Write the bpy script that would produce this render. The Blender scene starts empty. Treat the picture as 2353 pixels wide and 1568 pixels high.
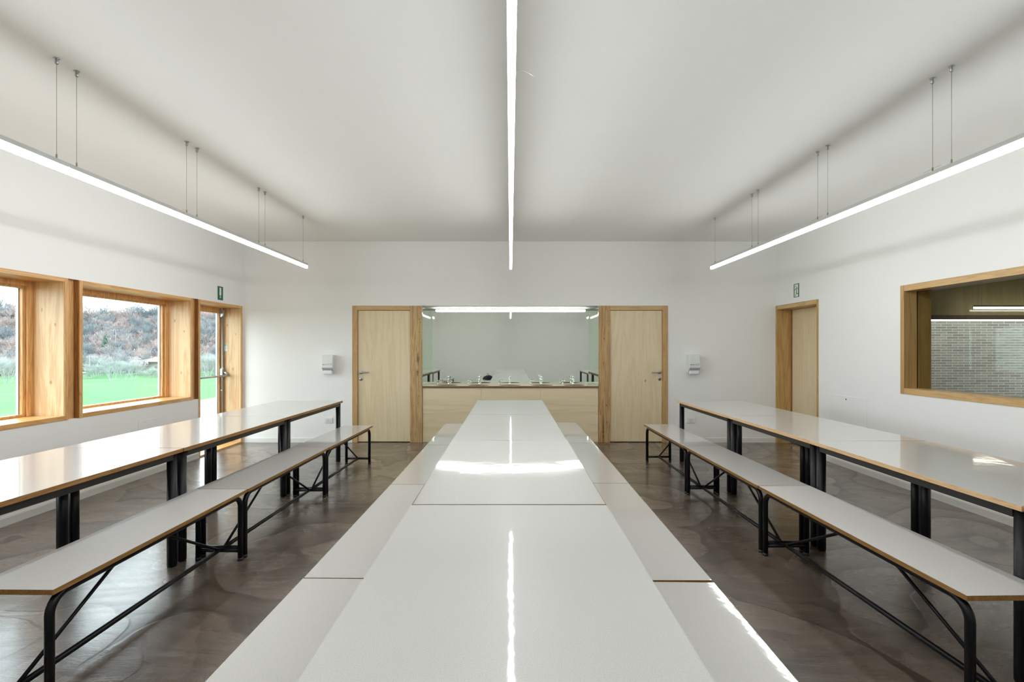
import bpy, bmesh, math, random
from mathutils import Vector, Matrix
PI = math.pi
S = bpy.context.scene
COL = S.collection
random.seed(7)

# ------------------------------------------------------------------ camera, world, exposure
H = 1.40                       # eye height
F = 1140.0                     # focal length in photo pixels
cam_d = bpy.data.cameras.new('camera')
cam_d.sensor_width = 36.0
cam_d.lens = F / 2353 * 36.0
cam_d.shift_x = 3.5 / 2353
cam_d.shift_y = 18.0 / 2353
cam_d.clip_start = 0.05
cam_d.clip_end = 800
cam = bpy.data.objects.new('camera', cam_d)
cam.location = (0, 0, H)
cam.rotation_euler = (PI / 2, 0, 0)
COL.objects.link(cam)
S.camera = cam

w = bpy.data.worlds.new('overcast_sky')
S.world = w
w.use_nodes = True
wn = w.node_tree
bg = wn.nodes['Background']
bg.inputs['Color'].default_value = (0.83, 0.935, 1.0, 1)
bg.inputs['Strength'].default_value = 6.1

S.view_settings.view_transform = 'Standard'
S.view_settings.look = 'None'
S.view_settings.gamma = 1.0
S.view_settings.use_curve_mapping = False
S.view_settings.exposure = 0.33
try:
    S.cycles.use_denoising = True
    S.cycles.adaptive_threshold = .02
    S.cycles.max_bounces = 9
    S.cycles.diffuse_bounces = 6
    S.cycles.glossy_bounces = 5
    S.cycles.transparent_max_bounces = 16
    S.cycles.transmission_bounces = 8
    S.cycles.sample_clamp_indirect = 6.0
    S.cycles.caustics_reflective = False
    S.cycles.caustics_refractive = False
except Exception:
    pass
LAMP = 24.0                    # radiance of the fluorescent diffusers
LAMP_COL = (0.975, 0.985, 0.985)

# ------------------------------------------------------------------ materials
MATS = {}

class NT:
    def __init__(s, name):
        m = bpy.data.materials.new(name)
        m.use_nodes = True
        s.m = m
        s.t = m.node_tree
        s.b = s.t.nodes['Principled BSDF']
        s.out = s.t.nodes['Material Output']
        MATS[name] = m
    def n(s, typ, **kw):
        nd = s.t.nodes.new(typ)
        for k, v in kw.items():
            if k in nd.inputs.keys():
                nd.inputs[k].default_value = v
            else:
                setattr(nd, k, v)
        return nd
    def l(s, a, b):
        s.t.links.new(a, b)
    def coord(s, scale=(1, 1, 1), loc=(0, 0, 0), rot=(0, 0, 0), which='Object'):
        tc = s.n('ShaderNodeTexCoord')
        mp = s.n('ShaderNodeMapping')
        mp.inputs['Scale'].default_value = scale
        mp.inputs['Location'].default_value = loc
        mp.inputs['Rotation'].default_value = rot
        s.l(tc.outputs[which], mp.inputs['Vector'])
        return mp.outputs[0]
    def noise(s, vec, scale, detail=4, rough=.55, dist=0):
        nd = s.n('ShaderNodeTexNoise')
        nd.inputs['Scale'].default_value = scale
        nd.inputs['Detail'].default_value = detail
        nd.inputs['Roughness'].default_value = rough
        nd.inputs['Distortion'].default_value = dist
        s.l(vec, nd.inputs['Vector'])
        return nd.outputs['Fac']
    def ramp(s, fac, stops):
        r = s.n('ShaderNodeValToRGB')
        e = r.color_ramp.elements
        while len(e) < len(stops):
            e.new(.5)
        for i, (p, c) in enumerate(stops):
            e[i].position = p
            e[i].color = c if len(c) == 4 else (*c, 1)
        s.l(fac, r.inputs[0])
        return r.outputs[0]
    def math(s, op, a, b=0.0, c=None):
        nd = s.n('ShaderNodeMath', operation=op)
        for i, v in enumerate((a, b) if c is None else (a, b, c)):
            if isinstance(v, (int, float)):
                nd.inputs[i].default_value = v
            else:
                s.l(v, nd.inputs[i])
        return nd.outputs[0]
    def mix(s, fac, a, b, typ='MIX'):
        nd = s.n('ShaderNodeMixRGB', blend_type=typ)
        for i, v in enumerate((fac, a, b)):
            if isinstance(v, (int, float)):
                nd.inputs[i].default_value = v
            elif isinstance(v, tuple):
                nd.inputs[i].default_value = v if len(v) == 4 else (*v, 1)
            else:
                s.l(v, nd.inputs[i])
        return nd.outputs[0]
    def col(s, c):
        if isinstance(c, tuple):
            s.b.inputs['Base Color'].default_value = (*c, 1) if len(c) == 3 else c
        else:
            s.l(c, s.b.inputs['Base Color'])
    def bump(s, h, strength=.1, dist=.01):
        b = s.n('ShaderNodeBump')
        b.inputs['Strength'].default_value = strength
        b.inputs['Distance'].default_value = dist
        s.l(h, b.inputs['Height'])
        s.l(b.outputs[0], s.b.inputs['Normal'])
        return b

def sc(r, g, b):
    f = lambda v: ((v / 255 + .055) / 1.055) ** 2.4 if v > 10 else v / 255 / 12.92
    return (f(r), f(g), f(b))

def plain(name, c, rough=.5, metal=0, coat=0, spec=.5):
    k = NT(name)
    k.col(c)
    k.b.inputs['Roughness'].default_value = rough
    k.b.inputs['Metallic'].default_value = metal
    k.b.inputs['Coat Weight'].default_value = coat
    k.b.inputs['Specular IOR Level'].default_value = spec
    v = k.coord()
    nz = k.noise(v, 35, 3)
    r = k.math('MULTIPLY_ADD', nz, .08, rough - .04)
    k.l(r, k.b.inputs['Roughness'])
    return k.m

def plaster(name, c, scuffs=False):
    k = NT(name)
    v = k.coord()
    big = k.noise(v, .9, 3)
    base = k.mix(big, tuple(x * .97 for x in c), c)
    if scuffs:
        tc = k.n('ShaderNodeTexCoord')
        sep = k.n('ShaderNodeSeparateXYZ')
        k.l(tc.outputs['Object'], sep.inputs[0])
        z = sep.outputs['Z']
        low = k.math('MULTIPLY', k.math('LESS_THAN', z, 1.15), k.math('GREATER_THAN', z, .09))
        v2 = k.coord((1, 3.0, 5.0), rot=(.5, 0, 0))
        n1 = k.noise(v2, 7.0, 6, .75, .6)
        m = k.math('MULTIPLY', k.math('GREATER_THAN', n1, .735), low)
        v3 = k.coord()
        n3 = k.noise(v3, .8, 2)
        m = k.math('MULTIPLY', m, k.math('GREATER_THAN', n3, .5))
        base = k.mix(k.math('MULTIPLY', m, .45), base, (.25, .25, .24))
    k.col(base)
    k.b.inputs['Roughness'].default_value = .75
    fine = k.noise(v, 260, 3)
    k.bump(fine, .06, .002)
    return k.m

plaster('white_plaster', (.90, .90, .885), True)
plaster('ceiling_plaster', (.90, .905, .89))
plaster('baseboard_paint', (.84, .84, .81))
plain('access_cover_paint', (.87, .87, .855), .7)

def knots(k, base, spots, dark, axis):
    # spots: (a, z, ra, rz) ellipses, a measured along the horizontal axis of the board (object space)
    tc = k.n('ShaderNodeTexCoord')
    sep = k.n('ShaderNodeSeparateXYZ')
    k.l(tc.outputs['Object'], sep.inputs[0])
    nz = k.noise(k.coord(), 22, 3)
    wob = k.math('MULTIPLY_ADD', nz, 1.4, -.7)
    for (a, z, ra, rz) in spots:
        da = k.math('MULTIPLY', k.math('SUBTRACT', sep.outputs[axis], a), 1 / ra)
        dz = k.math('MULTIPLY', k.math('SUBTRACT', sep.outputs['Z'], z), 1 / rz)
        d = k.math('SQRT', k.math('ADD', k.math('MULTIPLY', da, da), k.math('MULTIPLY', dz, dz)))
        d = k.math('ADD', d, wob)
        f = k.math('SUBTRACT', 1.3, d)
        nd = k.n('ShaderNodeClamp')
        k.l(f, nd.inputs[0])
        base = k.mix(k.math('MULTIPLY', nd.outputs[0], .75), base, dark)
    return base

def wood(name, light, mid, dark, grain='Z', across=9.0, fig=.5, rough=.42, spots=None, axis='X', knotcol=None, streak=0.0):
    k = NT(name)
    st = {'X': (.06, 1, 1), 'Y': (1, .06, 1), 'Z': (1, 1, .06)}[grain]
    v = k.coord(st)
    n1 = k.noise(v, across, 5, .6, .8)
    n2 = k.noise(v, across * 7, 4, .6)
    n3 = k.noise(k.coord((st[0] * 3, st[1] * 3, st[2] * 3)), 1.2, 2)
    rings = k.math('SINE', k.math('MULTIPLY', n1, 38.0))
    rings = k.math('MULTIPLY_ADD', rings, .5, .5)
    a = k.math('ADD', k.math('MULTIPLY', rings, fig), k.math('MULTIPLY', n2, 1 - fig))
    c = k.ramp(a, [(.15, dark), (.5, mid), (.9, light)])
    c = k.mix(k.math('MULTIPLY', n3, .35), c, mid)
    if streak:
        v5 = k.coord((st[0], st[1], st[2] * .5))
        s5 = k.noise(v5, across * .8, 2)
        sm = k.ramp(s5, [(.56, (0, 0, 0)), (.66, (1, 1, 1))])
        c = k.mix(k.math('MULTIPLY', sm, streak), c, dark)
    if spots:
        c = knots(k, c, spots, knotcol or tuple(x * .35 for x in dark), axis)
    k.col(c)
    k.b.inputs['Roughness'].default_value = rough
    k.bump(n2, .08, .002)
    return k.m

wood('larch_panel', sc(230, 200, 156), sc(219, 184, 138), sc(198, 148, 96), 'Z', 7, .45, .38, streak=.35,
     spots=[(-4.12, 1.1, .012, .02), (-4.2, 1.75, .01, .02), (-4.08, 1.62, .01, .015)], axis='X', knotcol=sc(150, 98, 58))  # paler than larch_board: the light falling on the reveals is in the colour
wood('larch_board', sc(230, 188, 132), sc(216, 168, 108), sc(184, 128, 72), 'Z', 16, .4, .4)
wood('larch_board_long', sc(230, 188, 132), sc(216, 168, 108), sc(184, 128, 72), 'Y', 16, .4, .3)
wood('larch_dark', sc(176, 126, 72), sc(150, 98, 50), sc(112, 68, 32), 'Z', 18, .4, .45)  # reddish larch, darkened further for the shade inside the window grooves
wood('birch_ply', sc(231, 216, 184), sc(226, 208, 172), sc(216, 194, 154), 'Z', 5, .35, .42, streak=.15,
     spots=[(2.02, .92, .012, .022), (1.75, .98, .005, .007)], axis='X')
wood('birch_ply_wide', sc(232, 217, 186), sc(227, 210, 175), sc(216, 195, 156), 'X', 3, .4, .42, streak=.2)
wood('oak_frame', sc(205, 170, 120), sc(192, 155, 104), sc(166, 126, 78), 'Z', 22, .35, .45)
wood('oak_frame_long', sc(212, 180, 132), sc(200, 165, 114), sc(176, 138, 88), 'X', 22, .35, .45)
wood('oak_side_long', sc(216, 184, 134), sc(205, 169, 116), sc(182, 142, 90), 'Y', 22, .35, .42)
wood('knotty_oak_left', sc(206, 176, 128), sc(190, 158, 110), sc(160, 124, 80), 'Z', 14, .55, .5,
     spots=[(-1.382, 1.25, .022, .09), (-1.388, 1.04, .018, .06), (-1.36, 1.84, .008, .015), (-1.345, 1.8, .006, .012),
            (-1.36, 1.65, .005, .008), (-1.37, .7, .008, .012), (-1.42, .14, .006, .05), (-1.45, .55, .005, .01)],
     axis='X', knotcol=sc(84, 50, 24))
wood('knotty_oak_right', sc(204, 172, 122), sc(186, 152, 104), sc(154, 116, 72), 'Z', 14, .55, .5,
     spots=[(1.40, 1.55, .008, .018), (1.39, 1.18, .007, .022), (1.43, .56, .012, .016), (1.44, .3, .009, .02),
            (1.385, .2, .016, .24), (1.47, 1.76, .007, .015), (1.345, .45, .006, .04)],
     axis='X', knotcol=sc(84, 50, 24))
wood('beech_reveal', sc(205, 172, 118), sc(192, 156, 100), sc(166, 130, 80), 'Z', 9, .45, .4)
wood('ply_edge', sc(184, 140, 82), sc(154, 112, 58), sc(98, 68, 34), 'Y', 40, .3, .55)
wood('ply_edge_pale', sc(228, 196, 156), sc(216, 178, 132), sc(180, 138, 92), 'Y', 40, .3, .5)
wood('worktop_edge', sc(150, 118, 88), sc(118, 86, 58), sc(70, 46, 28), 'X', 60, .3, .5)
wood('worktop_top', sc(238, 228, 198), sc(230, 218, 186), sc(216, 202, 166), 'X', 5, .3, .25)

def laminate(name, c, coat=.8, cr=.045, br=.32):
    k = NT(name)
    v = k.coord()
    n1 = k.noise(v, 340, 2, .6)
    c1 = k.ramp(n1, [(.32, tuple(x * .86 for x in c)), (.5, c), (.72, tuple(min(1, x * 1.06) for x in c))])
    k.col(c1)
    k.b.inputs['Roughness'].default_value = br
    k.b.inputs['Coat Weight'].default_value = coat
    k.b.inputs['Coat Roughness'].default_value = cr
    n2 = k.noise(v, 9, 2, .5)
    n3 = k.noise(v, 55, 2, .5)
    h = k.math('ADD', n2, k.math('MULTIPLY', n3, .12))
    b = k.bump(h, .4, .0012)
    k.l(b.outputs[0], k.b.inputs['Coat Normal'])
    return k.m
laminate('white_laminate', (.585, .585, .57))
laminate('seat_laminate', (.56, .55, .53))
laminate('worn_seat_laminate', (.56, .55, .53), .35, .30, .45)

def floor_mat():
    k = NT('brown_resin_floor')
    v = k.coord()
    warp = k.n('ShaderNodeTexNoise')
    warp.inputs['Scale'].default_value = .9
    warp.inputs['Detail'].default_value = 1
    k.l(v, warp.inputs['Vector'])
    vm = k.n('ShaderNodeVectorMath', operation='MULTIPLY_ADD')
    k.l(warp.outputs['Color'], vm.inputs[0])
    vm.inputs[1].default_value = (.5, .5, 0)
    k.l(v, vm.inputs[2])
    def swirl(scale, freq, loc):
        mp = k.n('ShaderNodeMapping')
        mp.inputs['Location'].default_value = loc
        k.l(vm.outputs[0], mp.inputs[0])
        vo = k.n('ShaderNodeTexVoronoi')
        vo.feature = 'F1'
        vo.inputs['Scale'].default_value = scale
        k.l(mp.outputs[0], vo.inputs['Vector'])
        d = vo.outputs['Distance']
        nz = k.noise(v, 2.2, 2, .5)
        ph = k.math('ADD', k.math('MULTIPLY', d, freq), k.math('MULTIPLY', nz, 4.5))
        return k.math('FRACT', k.math('MULTIPLY', ph, .16)), vo
    a, va = swirl(.85, 26, (0, 0, 0))
    b, vb = swirl(1.5, 17, (3.3, 1.7, 0))
    am = k.ramp(a, [(0, (.55, .55, .55)), (.035, (0, 0, 0)), (.16, (.30, .30, .30)), (.6, (.62, .62, .62)), (1, (.72, .72, .72))])
    bm = k.ramp(b, [(0, (.5, .5, .5)), (.05, (.1, .1, .1)), (.3, (.45, .45, .45)), (1, (.7, .7, .7))])
    mp2 = k.n('ShaderNodeMapping')
    mp2.inputs['Scale'].default_value = (.20, 1, 1)
    mp2.inputs['Rotation'].default_value = (0, 0, .12)
    k.l(vm.outputs[0], mp2.inputs[0])
    streak = k.noise(mp2.outputs[0], 11, 7, .72, .5)
    patch = k.noise(v, .7, 4, .6)
    fine = k.noise(v, 70, 4, .7)
    t = k.math('ADD', k.math('MULTIPLY', am, .25), k.math('MULTIPLY', bm, .12))
    t = k.math('ADD', t, k.math('MULTIPLY', patch, .20))
    t = k.math('ADD', t, k.math('MULTIPLY', streak, .40))
    t = k.math('ADD', t, k.math('MULTIPLY', fine, .12))
    t = k.math('SUBTRACT', t, .06)
    c = k.ramp(t, [(.33, (.056, .041, .030)), (.5, (.145, .113, .088)), (.67, (.240, .192, .152))])
    k.col(c)
    gl = k.noise(k.coord(loc=(4, 2, 0)), 1.3, 4, .65)
    r = k.math('ADD', k.math('MULTIPLY_ADD', t, -.30, .32), k.math('MULTIPLY', gl, .22))
    k.l(r, k.b.inputs['Roughness'])
    k.b.inputs['Specular IOR Level'].default_value = .7
    h = k.math('ADD', k.math('MULTIPLY', am, .5), k.math('MULTIPLY', bm, .4))
    h = k.math('ADD', h, k.math('MULTIPLY', streak, .8))
    h = k.math('ADD', h, k.math('MULTIPLY', fine, .10))
    k.bump(h, .42, .008)
    k.b.inputs['Coat Weight'].default_value = .4
    k.b.inputs['Coat Roughness'].default_value = .16
floor_mat()

plain('black_steel', (.006, .006, .008), .33, 0, 0, .3)
plain('dark_rail_steel', (.016, .014, .012), .4)
plain('chrome', (.72, .75, .74), .12, 1)
plain('satin_steel', (.42, .43, .44), .32, 1)
plain('grey_metal', (.45, .47, .48), .35, .6)
plain('aluminium', (.62, .63, .62), .42, .3)
plain('white_plastic', (.74, .77, .76), .3, 0, .2)
plain('paper_white', (.86, .88, .88), .8)
plain('print_grey', (.30, .32, .33), .7)
plain('dark_plastic', (.012, .013, .014), .4)
plain('socket_white', (.80, .82, .80), .35)
plain('sign_green', (.004, .13, .052), .35)
plain('sign_white', (.82, .84, .80), .4)
plain('copper_ferrule', (.40, .33, .26), .35, .7)
plain('steel_wire', (.32, .32, .28), .4, .6)
plain('rubber_seal', (.01, .012, .012), .6)
plain('basin_enamel', (.22, .17, .11), .3)
plain('black_fabric', (.010, .010, .016), .9)
plain('teal_label', (.30, .62, .55), .4)
plain('render_white', (.30, .325, .315), .8)
plain('roof_tile', (.15, .115, .10), .8)
plain('shutter_pink', (.24, .15, .13), .7)
plain('galvanised_pole', (.22, .24, .24), .5, .2)
plain('pink_tape', (.45, .16, .20), .5)
wood('olive_board', sc(188, 172, 130), sc(176, 160, 118), sc(158, 142, 102), 'Z', 3, .3, .6)
wood('dark_window_wood', sc(110, 84, 64), sc(92, 68, 52), sc(60, 44, 34), 'X', 20, .3, .5)

def emit(name, c, st):
    k = NT(name)
    k.col((.8, .8, .8))
    k.b.inputs['Emission Color'].default_value = (*c, 1)
    k.b.inputs['Emission Strength'].default_value = st
    return k.m
emit('lamp_diffuser', LAMP_COL, LAMP)
emit('niche_lamp_diffuser', (1, .99, .96), 26.0)
emit('next_room_lamp', (1, .97, .9), 7.0)

def glass(name, tint, refl=1.0):
    k = NT(name)
    t = k.t
    t.nodes.remove(k.b)
    tr = k.n('ShaderNodeBsdfTransparent')
    tr.inputs['Color'].default_value = (*tint, 1)
    gl = k.n('ShaderNodeBsdfGlossy')
    gl.inputs['Roughness'].default_value = .0
    gl.inputs['Color'].default_value = (.92, 1, .97, 1)
    ge = k.n('ShaderNodeNewGeometry')
    dt = k.n('ShaderNodeVectorMath', operation='DOT_PRODUCT')
    k.l(ge.outputs['Incoming'], dt.inputs[0])
    k.l(ge.outputs['Normal'], dt.inputs[1])
    c1 = k.math('SUBTRACT', 1.0, k.math('ABSOLUTE', dt.outputs['Value']))
    mx = k.n('ShaderNodeMixShader')
    f = k.math('MULTIPLY', k.math('MULTIPLY_ADD', k.math('POWER', c1, 5.0), .96, .04), refl)
    k.l(f, mx.inputs[0])
    k.l(tr.outputs[0], mx.inputs[1])
    k.l(gl.outputs[0], mx.inputs[2])
    k.l(mx.outputs[0], k.out.inputs['Surface'])
    return k.m
glass('window_glass', (.965, .985, .975), .8)
glass('green_tinted_glass', (.87, .88, .83), .2)

def mirror(name, c):
    k = NT(name)
    k.col(c)
    k.b.inputs['Metallic'].default_value = 1
    k.b.inputs['Roughness'].default_value = .015
mirror('mirror_silver', (.80, .865, .80))
mirror('mirror_side', (.70, .83, .68))

def ground_mats():
    k = NT('meadow_grass')
    v = k.coord()
    n1 = k.noise(v, .12, 5, .6)
    n2 = k.noise(k.coord((1, 1, 1)), .9, 6, .8)
    n = k.math('ADD', k.math('MULTIPLY', n1, .6), k.math('MULTIPLY', n2, .4))
    c = k.ramp(n, [(.3, (.046, .118, .050)), (.5, (.062, .145, .062)), (.7, (.105, .175, .098))])
    k.col(c)
    k.b.inputs['Roughness'].default_value = 1
    k.b.inputs['Specular IOR Level'].default_value = .1
    k = NT('pale_gravel')
    v = k.coord()
    n = k.noise(v, 6, 6, .7)
    c = k.ramp(n, [(.3, (.10, .088, .068)), (.55, (.155, .142, .122)), (.75, (.20, .188, .168))])
    k.col(c)
    k.b.inputs['Roughness'].default_value = 1
    k = NT('wooded_hillside')
    v = k.coord()
    n = k.noise(v, .09, 8, .72, .4)
    n2 = k.noise(v, .45, 6, .75)
    n = k.math('ADD', k.math('MULTIPLY', n, .55), k.math('MULTIPLY', n2, .45))
    c = k.ramp(n, [(.36, (0.081, 0.098, 0.112)), (.48, (0.138, 0.144, 0.156)), (.56, (0.206, 0.175, 0.169)), (.68, (0.237, 0.213, 0.206))])  # distance haze is lightened into the hillside colours
    k.col(c)
    k.b.inputs['Roughness'].default_value = 1
    k.b.inputs['Specular IOR Level'].default_value = 0
    for nm, a, b in (('bark_grey', (0.175, 0.194, 0.206), (0.250, 0.263, 0.269)), ('bark_rose', (0.263, 0.213, 0.200), (0.338, 0.288, 0.275)),  # bark, twig and brush tones are lightened to include the distance haze
                     ('bark_slate', (0.125, 0.156, 0.181), (0.200, 0.225, 0.237)), ('twig_green', (0.213, 0.263, 0.237), (0.312, 0.362, 0.325)), ('brush_twigs', (0.163, 0.188, 0.213), (0.312, 0.256, 0.244)), ('twig_pale', (0.263, 0.288, 0.281), (0.362, 0.388, 0.375)),
                     ('blossom', (.27, .26, .26), (.33, .315, .315)), ('evergreen', (.06, .14, .09), (.12, .20, .14))):
        k = NT(nm)
        n = k.noise(k.coord(), .12 if nm == 'brush_twigs' else .6, 4, .7)
        k.col(k.ramp(n, [(.42, a), (.58, b)] if nm == 'brush_twigs' else [(.35, a), (.65, b)]))
        k.b.inputs['Roughness'].default_value = 1
        k.b.inputs['Specular IOR Level'].default_value = 0
ground_mats()

def brick_mat():
    k = NT('grey_red_brick')
    tc = k.n('ShaderNodeTexCoord')
    sep = k.n('ShaderNodeSeparateXYZ')
    k.l(tc.outputs['Object'], sep.inputs[0])
    cb = k.n('ShaderNodeCombineXYZ')
    k.l(sep.outputs['X'], cb.inputs[0])
    k.l(sep.outputs['Z'], cb.inputs[1])
    br = k.n('ShaderNodeTexBrick')
    br.offset = .5
    br.inputs['Scale'].default_value = 1
    br.inputs['Brick Width'].default_value = .273
    br.inputs['Row Height'].default_value = .0605
    br.inputs['Mortar Size'].default_value = .0065
    br.inputs['Mortar Smooth'].default_value = .2
    br.inputs['Bias'].default_value = -.1
    br.inputs['Color1'].default_value = (.12, .092, .092, 1)
    br.inputs['Color2'].default_value = (.20, .16, .158, 1)
    br.inputs['Mortar'].default_value = (.34, .37, .35, 1)
    k.l(cb.outputs[0], br.inputs['Vector'])
    n = k.noise(k.coord(), 14, 5, .7)
    c = k.mix(k.math('MULTIPLY', n, .4), br.outputs['Color'], (.17, .155, .15))
    k.col(c)
    k.b.inputs['Roughness'].default_value = .9
brick_mat()
M = MATS

# ------------------------------------------------------------------ mesh helpers
class MB:
    """collects shapes for ONE mesh object"""
    def __init__(s):
        s.v = []; s.f = []; s.mi = []; s.sm = []
    def add(s, vs, fs, mi=0, smooth=False):
        o = len(s.v)
        s.v += [tuple(p) for p in vs]
        for f in fs:
            s.f.append([i + o for i in f]); s.mi.append(mi); s.sm.append(smooth)
        return s
    def box(s, x0, x1, y0, y1, z0, z1, mi=0):
        x0, x1 = min(x0, x1), max(x0, x1); y0, y1 = min(y0, y1), max(y0, y1); z0, z1 = min(z0, z1), max(z0, z1)
        vs = [(x0, y0, z0), (x1, y0, z0), (x1, y1, z0), (x0, y1, z0), (x0, y0, z1), (x1, y0, z1), (x1, y1, z1), (x0, y1, z1)]
        return s.add(vs, [(0, 3, 2, 1), (4, 5, 6, 7), (0, 1, 5, 4), (1, 2, 6, 5), (2, 3, 7, 6), (3, 0, 4, 7)], mi)
    def tube(s, pts, r, seg=12, mi=0, cap=True, radii=None):
        pts = [Vector(p) for p in pts]
        n = len(pts)
        tang = []
        for i in range(n):
            a = pts[max(0, i - 1)]; b = pts[min(n - 1, i + 1)]
            tang.append((b - a).normalized())
        up = Vector((0, 0, 1)) if abs(tang[0].z) < .9 else Vector((1, 0, 0))
        u = tang[0].cross(up).normalized()
        vs = []
        for i in range(n):
            t = tang[i]
            u = (u - t * u.dot(t)).normalized()
            w_ = t.cross(u)
            rr = radii[i] if radii else r
            for j in range(seg):
                a = 2 * PI * j / seg
                vs.append(pts[i] + u * math.cos(a) * rr + w_ * math.sin(a) * rr)
        fs = []
        for i in range(n - 1):
            for j in range(seg):
                k = (j + 1) % seg
                fs.append((i * seg + j, i * seg + k, (i + 1) * seg + k, (i + 1) * seg + j))
        s.add(vs, fs, mi, True)
        if cap:
            s.add(vs[:seg], [tuple(reversed(range(seg)))], mi)
            s.add(vs[-seg:], [tuple(range(seg))], mi)
        return s
    def lathe(s, prof, cx=0, cy=0, cz=0, seg=20, mi=0, axis='Z'):
        vs = []
        for (r, z) in prof:
            for j in range(seg):
                a = 2 * PI * j / seg
                if axis == 'Z':
                    vs.append((cx + r * math.cos(a), cy + r * math.sin(a), cz + z))
                elif axis == 'Y':
                    vs.append((cx + r * math.cos(a), cy + z, cz + r * math.sin(a)))
                else:
                    vs.append((cx + z, cy + r * math.cos(a), cz + r * math.sin(a)))
        fs = []
        for i in range(len(prof) - 1):
            for j in range(seg):
                k = (j + 1) % seg
                fs.append((i * seg + j, i * seg + k, (i + 1) * seg + k, (i + 1) * seg + j))
        s.add(vs, fs, mi, True)
        s.add(vs[:seg], [tuple(reversed(range(seg)))], mi)
        s.add(vs[-seg:], [tuple(range(seg))], mi)
        return s
    def prism(s, poly, a0, a1, axis='Y', mi=0, smooth=False):
        """poly of 2-D points, extruded along axis. axis Y: poly=(x,z); X: poly=(y,z); Z: poly=(x,y)"""
        def P(p, a):
            return {'Y': (p[0], a, p[1]), 'X': (a, p[0], p[1]), 'Z': (p[0], p[1], a)}[axis]
        n = len(poly)
        vs = [P(p, a0) for p in poly] + [P(p, a1) for p in poly]
        s.add(vs, [tuple(reversed(range(n))), tuple(range(n, 2 * n))], mi)
        s.add(vs, [(i, (i + 1) % n, n + (i + 1) % n, n + i) for i in range(n)], mi, smooth)
        return s
    def build(s, name, mats, parent=None, bevel=0, seg=2):
        me = bpy.data.meshes.new(name)
        me.from_pydata(s.v, [], s.f)
        if not isinstance(mats, (list, tuple)):
            mats = [mats]
        for m in mats:
            me.materials.append(M[m])
        me.polygons.foreach_set('material_index', s.mi)
        me.polygons.foreach_set('use_smooth', s.sm)
        bm = bmesh.new()
        bm.from_mesh(me)
        bmesh.ops.remove_doubles(bm, verts=bm.verts, dist=1e-6)
        bmesh.ops.recalc_face_normals(bm, faces=bm.faces)
        if bevel:
            es = [e for e in bm.edges if len(e.link_faces) == 2 and e.calc_face_angle(0) > .6]
            bmesh.ops.bevel(bm, geom=es, offset=bevel, segments=seg, profile=.5, affect='EDGES', clamp_overlap=True)
        bm.to_mesh(me)
        bm.free()
        o = bpy.data.objects.new(name, me)
        COL.objects.link(o)
        if parent:
            o.parent = parent
        return o

def tag(o, label, cat, group=None, kind=None):
    o['label'] = label; o['category'] = cat
    if group: o['group'] = group
    if kind: o['kind'] = kind
    return o
def thing(name, label, cat, loc=(0, 0, 0), rz=0, group=None):
    o = bpy.data.objects.new(name, None)
    o.empty_display_size = .1
    COL.objects.link(o)
    o.location = loc; o.rotation_euler = (0, 0, rz)
    return tag(o, label, cat, group)
def struct(o, label=None):
    o['kind'] = 'structure'
    if label: o['label'] = label
    return o
def copy_tree(o, parent=None):
    c = o.copy(); COL.objects.link(c)
    if parent: c.parent = parent
    for ch in list(o.children):
        copy_tree(ch, c)
    return c

XL, XR = -4.0, 3.96            # side walls
YB, YN = 7.42, -1.6            # back wall, wall behind the viewer
ZC = 3.008                     # ceiling
ZT = 2.037                     # top of every opening

# ------------------------------------------------------------------ room shell
struct(MB().box(XL - .4, XR + .3, YN - .2, YB + .7, -.12, 0).build('floor', 'brown_resin_floor'), 'dark brown resin floor with swirling trowel marks')
struct(MB().box(XL - .4, XR + .3, YN - .2, YB + .7, ZC, ZC + .15).build('ceiling', 'ceiling_plaster'), 'plain white ceiling')
m = MB()
m.box(XL - .35, -2.363, YB, YB + .6, 0, ZC).box(2.35, XR + .27, YB, YB + .6, 0, ZC).box(-2.363, 2.35, YB, YB + .6, 2.045, ZC)
struct(m.build('wall_back', 'white_plaster'), 'white end wall around the two doors and the washing niche')
struct(MB().box(XL - .35, XR + .27, YN - .15, YN, 0, ZC).build('wall_front', 'white_plaster'), 'white wall facing the washing niche')
# left wall: openings for three windows (one unseen, added for daylight) and a glazed door, with recessed posts between
WIN = [(1.08, 2.72), (2.84, 4.484), (4.601, 6.243)]
DOOR_L = (6.358, 7.40)
m = MB()
m.box(XL - .35, XL, YN, YB, ZT, ZC).box(XL - .35, XL, YN, DOOR_L[0], 0, .757).box(XL - .35, XL, YN, WIN[0][0], .757, ZT)
m.box(XL - .35, XL, DOOR_L[1], YB, 0, ZT)
m.box(XL - .35, XL - .075, 6.262, 6.34, .757, ZT).box(XL - .35, XL - .075, 4.503, 4.582, .757, ZT).box(XL - .35, XL - .075, 2.739, 2.821, .757, ZT)
struct(m.build('wall_left', 'white_plaster'), 'white wall with the timber windows')
# right wall
WR = (2.35, 5.031, .946, 2.038)
DR = (6.376, 7.41)
m = MB()
m.box(XR, XR + .27, YN, YB, ZT + .003, ZC).box(XR, XR + .27, YN, WR[0], 0, ZT + .003).box(XR, XR + .27, WR[1], DR[0], 0, ZT + .003)
m.box(XR, XR + .27, WR[0], WR[1], 0, WR[2]).box(XR, XR + .27, DR[1], YB, 0, ZT + .003)
struct(m.build('wall_right', 'white_plaster'), 'white wall with the internal window')
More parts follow.
